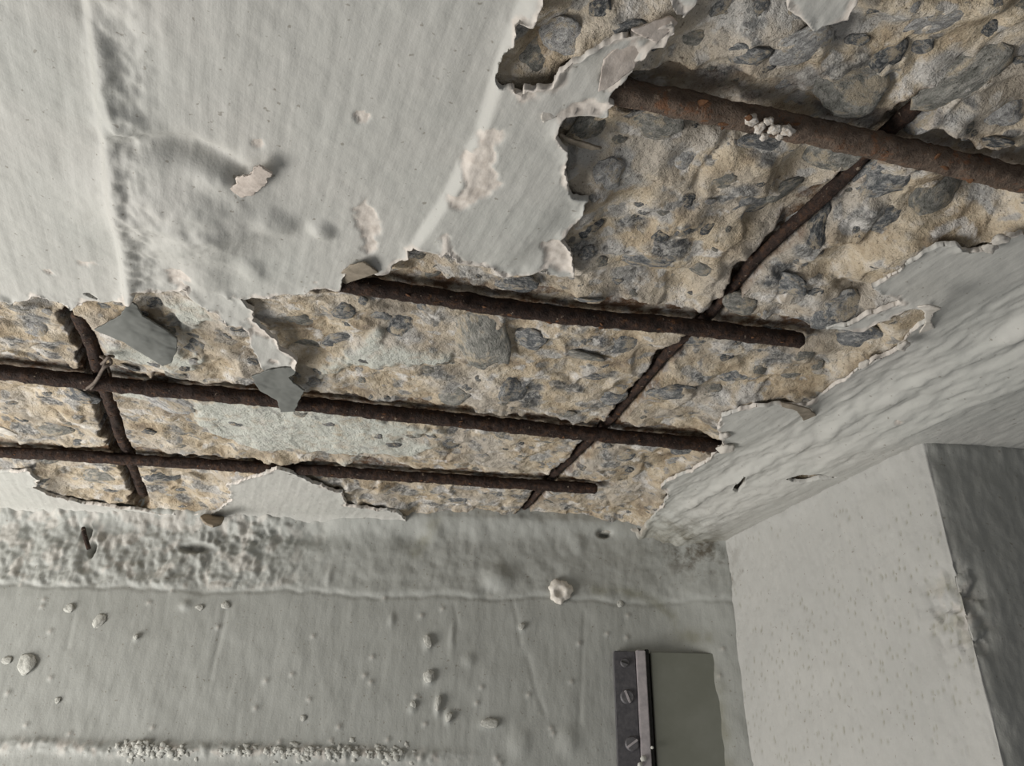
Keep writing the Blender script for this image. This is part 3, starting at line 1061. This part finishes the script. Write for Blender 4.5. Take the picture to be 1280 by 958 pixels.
flake([(700, 168), (712, 173), (728, 178), (752, 186), (740, 188), (720, 183), (707, 178)], -0.001, FLAKE_BROWN,
      'thin brown sliver beside the dark hollow at the paint edge', (0.1, 0.2), 6.0, group=GF, seed=11)
flake([(250, 648), (262, 641), (274, 644), (280, 650), (276, 657), (266, 660), (256, 656)], -0.014, FLAKE_BROWN,
      'round brown chip in the joint between ceiling and back wall', (0.1, -0.6), 0.0, 0.003, group=GF, seed=12)

# ------------------------------------------------------------------ back wall
sx, sz = 0.0021, 0.0019
wx = np.arange(-1.0, 0.345, sx)
wz = np.arange(CZ - 0.28, CZ + H + 0.03, sz)
A, B = np.meshgrid(wx, wz, indexing='ij')
zr = B - CZ
crease = 0.2245 + 0.005 * pn(A * 9, A * 0, 140) + 0.003 * pn(A * 40, A * 0, 141) + 0.0015 * fbm(A, B, 60, 3, 139)
bandm = sst(-0.004, 0.006, zr - crease)
left = 1 - sst(-0.36, -0.20, A)
off = 0.0012 * bandm - 0.0012 * np.exp(-((zr - crease + 0.002) / 0.003) ** 2) + 0.0012 * fbm(A, B, 12, 3, 142) + 0.0003 * fbm(A, B * 0.4, 90, 3, 146)
off = off + bandm * (0.0009 * fbm(A, B, 55, 4, 148))
rl = fbm(A * 1.2 + 0.01 * pn(B * 40, A * 25, 149), B * 0.7, 26, 5, 150, 0.6)
off = off + bandm * left * (0.0040 * rl + 0.0014 * fbm(A, B, 95, 3, 155))
mid = np.exp(-((A + 0.33) / 0.06) ** 2 - ((zr - 0.30) / 0.03) ** 2)
off = off + mid * 0.007 * fbm(A, B, 50, 4, 158)
off = off - 0.008 * np.exp(-((A + 0.26) / 0.035) ** 2) * sst(0.275, 0.30, zr)
off = off + 0.012 * sst(0.285, 0.325, zr) ** 2
# rounded plaster in the corner with the right hand wall
cw = sst(0.17, 0.29, A + 0.25 * (0.2 - zr) * 0)
off = off + 0.020 * cw ** 2 + cw * 0.0009 * fbm(A, B, 30, 3, 160)
stepx = 0.205 + 0.02 * pn(B * 12, B * 0, 163)
# lumps, drips and scratches read off the photograph
for (px, py, w, h, a) in [(622, 722, 0.018, 0.016, 0.010), (612, 740, 0.012, 0.008, -0.004), (535, 803, 0.005, 0.009, 0.004), (537, 850, 0.006, 0.006, 0.004), (548, 882, 0.004, 0.011, 0.005), (561, 897, 0.005, 0.008, 0.004),
                          (612, 905, 0.016, 0.007, 0.003), (585, 825, 0.008, 0.008, 0.003), (516, 886, 0.005, 0.006, 0.003), (652, 784, 0.004, 0.005, 0.003), (650, 930, 0.012, 0.014, 0.004), (710, 925, 0.012, 0.014, 0.004),
                          (870, 738, 0.02, 0.02, 0.004), (490, 775, 0.004, 0.008, 0.003), (565, 800, 0.004, 0.02, 0.002), (172, 797, 0.004, 0.005, 0.003), (412, 722, 0.004, 0.01, 0.003), (232, 757, 0.007, 0.006, 0.004),
                          (513, 672, 0.016, 0.013, -0.005), (545, 668, 0.012, 0.010, 0.005), (722, 680, 0.01, 0.012, 0.004), (600, 668, 0.01, 0.01, 0.003), (110, 690, 0.01, 0.02, -0.004), (60, 700, 0.02, 0.02, 0.004)]:
    x0, z0 = onwall(px, py)
    off = off + 0.7 * a * np.exp(-(((A - x0) / w) ** 2 + ((B - z0) / h) ** 2) ** 1.3)
wn = worley(A, B, 30, 12)
off = off + 0.0016 * np.exp(-(wn[0] / 0.085) ** 2) * (wn[2] > 0.72) * (1 - bandm)
for line in [[(282, 762), (272, 810), (263, 850)], [(568, 757), (572, 780), (569, 800)], [(640, 750), (648, 780), (650, 805)], [(730, 765), (728, 830), (724, 905)], [(92, 770), (84, 810)], [(660, 822), (672, 870), (680, 890)]]:
    lp = np.array([onwall(*p) for p in line])
    d, s = segdist(A, B, lp)
    off = off - 0.0007 * np.exp(-(d / 0.0030) ** 2)
x0, z0 = onwall(300, 940)
ledge = np.exp(-((B - z0 - 0.003 * pn(A * 14, A * 0, 166)) / 0.007) ** 2) * sst(-0.8, -0.45, A) * (1 - sst(-0.12, 0.0, A))
off = off + ledge * (0.003 + 0.003 * np.abs(fbm(A, B, 80, 3, 167)))
holes = np.zeros(A.shape)
for (px, py, w, h) in [(109, 666, 0.006, 0.010), (116, 687, 0.004, 0.010), (245, 685, 0.018, 0.006), (755, 668, 0.009, 0.005)]:
    x0, z0 = onwall(px, py)
    g = np.exp(-(((A - x0) / w) ** 2 + ((B - z0) / h) ** 2) ** 2)
    off = off - 0.013 * g
    holes = np.maximum(holes, g)
prim = 0.35 * left * bandm * sst(0.10, 0.40, fbm(A, B, 42, 4, 170) + 0.25 * sst(0.29, 0.31, zr))
prim = np.maximum(prim, 0.6 * ledge * sst(0.0, 0.4, fbm(A, B, 60, 3, 172)))
x0, z0 = onwall(765, 690)
prim = np.maximum(prim, 0.5 * (wn[2] > 0.72) * np.exp(-(wn[0] / 0.06) ** 2) * (1 - bandm))
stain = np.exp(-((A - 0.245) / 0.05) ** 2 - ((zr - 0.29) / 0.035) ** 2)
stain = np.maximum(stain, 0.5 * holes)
grime = 0.0 * A
for line, w in [([(742, 738), (800, 742), (840, 768), (846, 795)], 0.006), ([(875, 820), (893, 860), (900, 920), (905, 960)], 0.009), ([(845, 795), (880, 800)], 0.010), ([(545, 655), (520, 690)], 0.008)]:
    lp = np.array([onwall(*p) for p in line])
    d, s = segdist(A, B, lp)
    grime = np.maximum(grime, 0.85 * np.exp(-(d / w) ** 2) * (0.6 + 0.5 * fbm(A, B, 50, 3, 175)))
grime = np.clip(grime, 0, 0.7)
V = np.stack([A, WY - off, B], -1).reshape(-1, 3)
wall_back = link('wall_back', mesh_np('wall_back', V, grid_quads(*A.shape), dict(primer=prim.ravel(), stain=stain.ravel(), grime=grime.ravel())), WALLPAINT)
tag(wall_back, 'grey green painted back wall with a rough plaster band along its top', kind='structure')

# ------------------------------------------------------------------ right hand wall: lit side and shaded return
C0 = np.array([0.272, 1.005])
C1 = at(1152, 551, -0.019)
dirs = (C1 - C0) / np.hypot(*(C1 - C0))
nside = np.array([dirs[1], -dirs[0]])
if nside[0] > 0:
    nside = -nside
d2 = np.array([1.0, 0.10])
d2 /= np.hypot(*d2)
n2 = np.array([d2[1], -d2[0]])
len1 = float(np.hypot(*(C1 - C0)))
ds = 0.0016
sarr = np.arange(-len1, 0.50, ds)
zarr = np.arange(CZ - 0.42, CZ + H - 0.012, 0.0019)
S, Zz = np.meshgrid(sarr, zarr, indexing='ij')
rb = 0.007                                            # rounded arris
bl = sst(-rb, rb, S)
base = np.where((S < 0)[..., None], C1 + S[..., None] * dirs, C1 + S[..., None] * d2)
nn = nside * (1 - bl[..., None]) + n2 * bl[..., None]
nn /= np.linalg.norm(nn, axis=-1, keepdims=True)
inset = -0.30 * rb * np.exp(-(S / rb) ** 2)
zr = Zz - CZ
o_ = 0.0012 * fbm(S, Zz, 10, 3, 180) + 0.0008 * fbm(S, Zz * 0.5, 85, 4, 184) + inset
pits = worley(S, Zz * 0.5, 190, 14)
o_ = o_ - 0.0011 * np.exp(-(pits[0] / 0.2) ** 2) * (pits[2] > 0.6) * (S < -0.006)
o_ = o_ + 0.0035 * pn(Zz * 22, Zz * 0, 187) * np.exp(-(S / 0.02) ** 2)
# chipped arris
zc_ = 0.32 - 0.178
chipm = np.exp(-((zr - 0.148) / 0.034) ** 4) * np.exp(-((S + 0.008) / 0.028) ** 4)
cw1, cw2, cwid = worley(S, Zz, 75, 19)
o_ = o_ - chipm * (0.0065 + 0.0085 * (cwid - 0.4) + 0.0022 * fbm(S, Zz, 90, 4, 189))
o_ = o_ + 0.006 * np.exp(-((S + len1) / 0.02) ** 2)
o_ = o_ + 0.004 * np.exp(-((zr - H + 0.022) / 0.012) ** 2) * (0.7 + 0.5 * fbm(S, Zz, 30, 3, 192))
XY = base + nn * o_[..., None]
V = np.concatenate([XY, Zz[..., None]], -1)
prim = 0.35 * chipm * sst(0.0, 0.5, fbm(S, Zz, 60, 3, 194))
spots = worley(S, Zz, 26, 23)
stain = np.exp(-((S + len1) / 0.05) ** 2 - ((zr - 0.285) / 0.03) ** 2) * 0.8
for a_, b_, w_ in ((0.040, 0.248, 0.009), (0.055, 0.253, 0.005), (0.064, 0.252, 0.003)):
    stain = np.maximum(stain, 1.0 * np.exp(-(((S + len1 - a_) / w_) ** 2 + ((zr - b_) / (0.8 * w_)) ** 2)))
grime = 0.45 * chipm * sst(-0.2, 0.5, fbm(S, Zz, 55, 3, 197)) + 0.8 * np.exp(-(pits[0] / 0.19) ** 2) * (pits[2] > 0.72) * (S < -0.006) * sst(-0.25, 0.35, fbm(S, Zz, 14, 3, 198) + 1.1 * np.exp(-((zr - 0.12) / 0.08) ** 2) - 0.3)
grime = np.clip(grime, 0, 0.8)
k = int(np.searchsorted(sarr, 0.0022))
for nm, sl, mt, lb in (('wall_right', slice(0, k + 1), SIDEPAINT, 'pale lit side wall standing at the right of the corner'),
                       ('wall_right_return', slice(k, None), SHADEDPAINT, 'dark shaded face of the wall past its chipped corner at the right edge')):
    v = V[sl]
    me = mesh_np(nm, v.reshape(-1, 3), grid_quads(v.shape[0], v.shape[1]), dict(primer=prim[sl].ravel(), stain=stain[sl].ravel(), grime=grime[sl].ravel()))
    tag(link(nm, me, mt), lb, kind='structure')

# ------------------------------------------------------------------ metal strip and board in the corner
def wbox(px0, px1, py0, py1, t0, t1, bev=0.0008, lean=0.0):
    x0, z1 = onwall(px0, py0)
    x1, _ = onwall(px1, py0)
    _, z0 = onwall(px0, py1)
    return box_bm(x0, x1, WY - t1, WY - t0, z0, z1, bev)


xa, za = onwall(766, 816)
xb, _ = onwall(792, 816)
xc, _ = onwall(804, 816)
xd, _ = onwall(809, 816)
zb = CZ - 0.24
strip = bpy.data.objects.new('metal_strip', None)
COL.objects.link(strip)
strip.location = ((xa + xd) / 2, WY, zb)
tag(strip, 'dark screwed metal strip with a pale edge standing against the back wall', 'metal strip')
lc = Matrix.Translation(-Vector(strip.location))


def sp(name, bm, mat, label=None):
    bm.transform(lc)
    o = bm_obj(name, bm, mat, strip)
    if label:
        o['label'] = label
    return o


sp('plate', box_bm(xa, xb, WY - 0.013, WY + 0.003, zb, za, 0.0008), PLATE)
sp('flange', box_bm(xb + 0.0004, xc, WY - 0.017, WY + 0.003, zb, za + 0.001, 0.001), PLATE_EDGE, 'pale edge flange')
sp('seal', box_bm(xc + 0.0003, xd, WY - 0.011, WY + 0.003, zb, za + 0.003, 0.0006), BLACK, 'black joint strip')


def screw(px, py, r, slot_ang, dark=False):
    x, z = onwall(px, py)
    bm = bmesh.new()
    bmesh.ops.create_cone(bm, cap_ends=True, segments=20, radius1=r, radius2=r * 0.8, depth=0.003)
    bm.transform(Matrix.Translation((x, WY - 0.0142, z)) @ Matrix.Rotation(math.pi / 2, 4, 'X'))
    s = sp('screw', bm, SCREW)
    b2 = box_bm(-r * 0.85, r * 0.85, -0.0004, 0.0010, -r * 0.14, r * 0.14)
    b2.transform(lc @ Matrix.Translation((x, WY - 0.0162, z)) @ Matrix.Rotation(slot_ang, 4, 'Y'))
    bm_obj('slot', b2, PLATE_EDGE if not dark else BLACK, s)


screw(779, 831, 0.0055, 0.3, True)
screw(782, 873, 0.0085, 1.2)
screw(788, 931, 0.0085, -0.6)
for k, (px, py, w) in enumerate([(801, 949, 0.0035), (797, 957, 0.003), (812, 936, 0.0018)]):
    x, z = onwall(px, py)
    me = lump_mesh('plaster_drip', 970 + k, 2, 1, 0.2, 0.2)
    me.transform(Matrix.Translation(Vector((x, WY - 0.0185, z)) - Vector(strip.location)) @ Matrix.Diagonal((w, 0.002, w * 1.1, 1)))
    link('plaster_drip', me, CRUMB, strip)

bx0, bz1 = onwall(811, 817)
bx1, _ = onwall(892, 817)
bm = box_bm(bx0, bx1, WY - 0.0125, WY + 0.002, CZ - 0.24, bz1, 0.0008)
o = bm_obj('board', bm, BOARD)
o.location = (0, 0, 0)
tag(o, 'plain flat grey green board in the corner right of the metal strip', 'board')

# ------------------------------------------------------------------ crumbs of plaster on the back wall
CR = [lump_mesh('plaster_crumb', 300 + k, 3, 1.0, 0.5, 0.2) for k in range(5)]
for m_ in CR:
    m_.materials.append(CRUMB)


def wall_y(x, z):
    i = min(max(int(round((x - wx[0]) / sx)), 0), len(wx) - 1)
    j = min(max(int(round((z - wz[0]) / sz)), 0), len(wz) - 1)
    return WY - float(off[i, j])


CRUMBS = [(34, 830, 13, 14, 'large white crumb of plaster on the back wall at the left edge'), (9, 826, 7, 5, 'small crumb at the very left edge beside the large white crumb'),
          (125, 777, 8, 10, 'pointed white crumb below the rough plaster on the left of the back wall'), (87, 761, 8, 7, 'crumb on the lower rim of the rough plaster band, left of the pointed crumb'),
          (250, 760, 6, 4, 'bright white speck of plaster under the band where the long scratch starts'), (282, 757, 7, 5, 'grey speck of plaster at the top of the long scratch'),
          (535, 803, 5, 9, 'upright crumb on the middle of the back wall, highest of the column of crumbs'), (548, 880, 4, 10, 'thin upright white crumb in the lower middle of the back wall'),
          (561, 897, 5, 7, 'grey crumb just right of the thin upright crumb'), (517, 881, 4, 5, 'tiny dark edged crumb left of the thin upright crumb'), (775, 755, 5, 5, 'small white crumb right of the pale hollow knob'),
          (652, 784, 4, 5, 'tiny crumb below the pale hollow knob'), (537, 846, 8, 8, 'rough low crumb in the middle of the back wall column'), (171, 797, 4, 4, 'tiny lone speck right of the pointed crumb'), (72, 876, 4, 4, 'tiny speck on the lower left of the back wall'),
          (379, 898, 4, 4, 'round speck on the lower wall above the crust'), (612, 905, 12, 6, 'flat wide crumb left of the metal strip')]
for k, (px, py, w, h, lb) in enumerate(CRUMBS):
    x, z = onwall(px, py)
    o = bpy.data.objects.new('plaster_crumb', CR[k % 5])
    COL.objects.link(o)
    rng = math.sqrt(x * x + WY * WY)
    o.location = (x, wall_y(x, z) - 0.0008, z)
    o.rotation_euler = (0, 0.4 * (k % 3 - 1), 0)
    o.scale = (w * 0.85 / FPX, min(w, h) * 0.32 / FPX, h * 0.85 / FPX)
    tag(o, lb, 'plaster crumb', 'plaster crumbs on the back wall')

# pale knob with a broken hollow
x, z = onwall(700, 740)
bm = bmesh.new()
bmesh.ops.create_uvsphere(bm, u_segments=36, v_segments=20, radius=1.0)
for v in bm.verts:
    c = v.co
    a = math.atan2(c.z, c.x)
    k = 1 + 0.10 * math.sin(3 * a + 1) + 0.06 * math.sin(7 * a) + 0.04 * math.sin(13 * a + 2)
    c.x *= k
    c.z *= k
    rho = math.hypot(c.x + 0.05, c.z + 0.15)
    if c.y < 0 and rho < 0.5:
        c.y += 0.75 * (1 - (rho / 0.5) ** 2)
bm.transform(Matrix.Diagonal((0.0150, 0.0075, 0.0150, 1)))
o = bm_obj('plaster_lump', bm, FLAKE_WHITE, smooth=True)
o.location = (x, wall_y(x, z) - 0.003, z)
tag(o, 'pale knob of plaster with a broken hollow on the back wall below the break', 'plaster lump')

# crust of crumbs along the bottom of the picture
rr = random.Random(21)
bm = bmesh.new()
for k in range(280):
    t = rr.random()
    if t < 0.30:
        px, py = rr.gauss(178, 18), rr.gauss(940, 5)
    elif t < 0.42:
        px, py = rr.gauss(225, 14), rr.gauss(943, 4)
    elif t < 0.5:
        px, py = rr.gauss(300, 9), rr.gauss(939, 3)
    else:
        px, py = rr.uniform(332, 520), rr.gauss(941, 5)
    x, z = onwall(px, py)
    q = bmesh.ops.create_icosphere(bm, subdivisions=2, radius=1.0)
    w = rr.uniform(0.0010, 0.0034)
    s_ = (w * rr.uniform(0.8, 1.6), w * 0.35, w * rr.uniform(0.7, 1.3))
    y = wall_y(x, z)
    ph = rr.uniform(0, 6)
    for v in q['verts']:
        c = v.co
        kx = 1 + 0.4 * math.sin(4 * c.x + ph) * math.sin(5 * c.z + ph)
        v.co = Vector((x + c.x * s_[0] * kx, y + c.y * s_[1] * kx, z + c.z * s_[2] * kx))
o = bm_obj('plaster_crust', bm, CRUST_MAT, smooth=True)
tag(o, 'rough crust of tiny white crumbs along the foot of the back wall', 'plaster crust', kind='stuff')

# stub of black wire in the rough plaster at the left, and the crumb at the end of the long bar
x, z = onwall(112, 674)
xa_, za_ = onwall(106, 662)
xb_, zb_ = onwall(117, 690)
o = wire('wire_stub', [(xa_, WY - 0.004, za_), ((xa_ + xb_) / 2, WY - 0.014, z), (xb_, WY - 0.013, zb_)], 0.0028, RUST)
tag(o, 'short black wire stub sticking out of the rough plaster at the left', 'wire')
for k, (px, py, w, dz, lb) in enumerate([(905, 545, 0.006, -0.002, 'white crumb of plaster above the right end of the long bar'), (906, 561, 0.0075, -0.002, 'white crumb of plaster stuck to the right end of the long bar'),
                                      (1250, 300, 0.0045, -0.006, 'white crumb on the paint edge at the far right, upper one'), (1238, 310, 0.004, -0.006, 'white crumb on the paint edge at the far right, lower one'),
                                      (1128, 432, 0.005, -0.008, 'white crumb on the paint edge below the curled cream flake'), (1080, 455, 0.004, -0.007, 'small white crumb on the paint edge further down from the curled cream flake')]):
    c = at(px, py, dz)
    o = bpy.data.objects.new('plaster_crumb', CR[k % 5].copy())
    o.data.materials.clear()
    o.data.materials.append(FLAKE_WHITE)
    COL.objects.link(o)
    o.location = (c[0], c[1], CZ + H + dz)
    o.scale = (w, w * 1.4, w * 0.6)
    o.rotation_euler = (0, 0, 0.7 * k)
    tag(o, lb, 'plaster crumb', 'plaster crumbs on the torn paint edge')
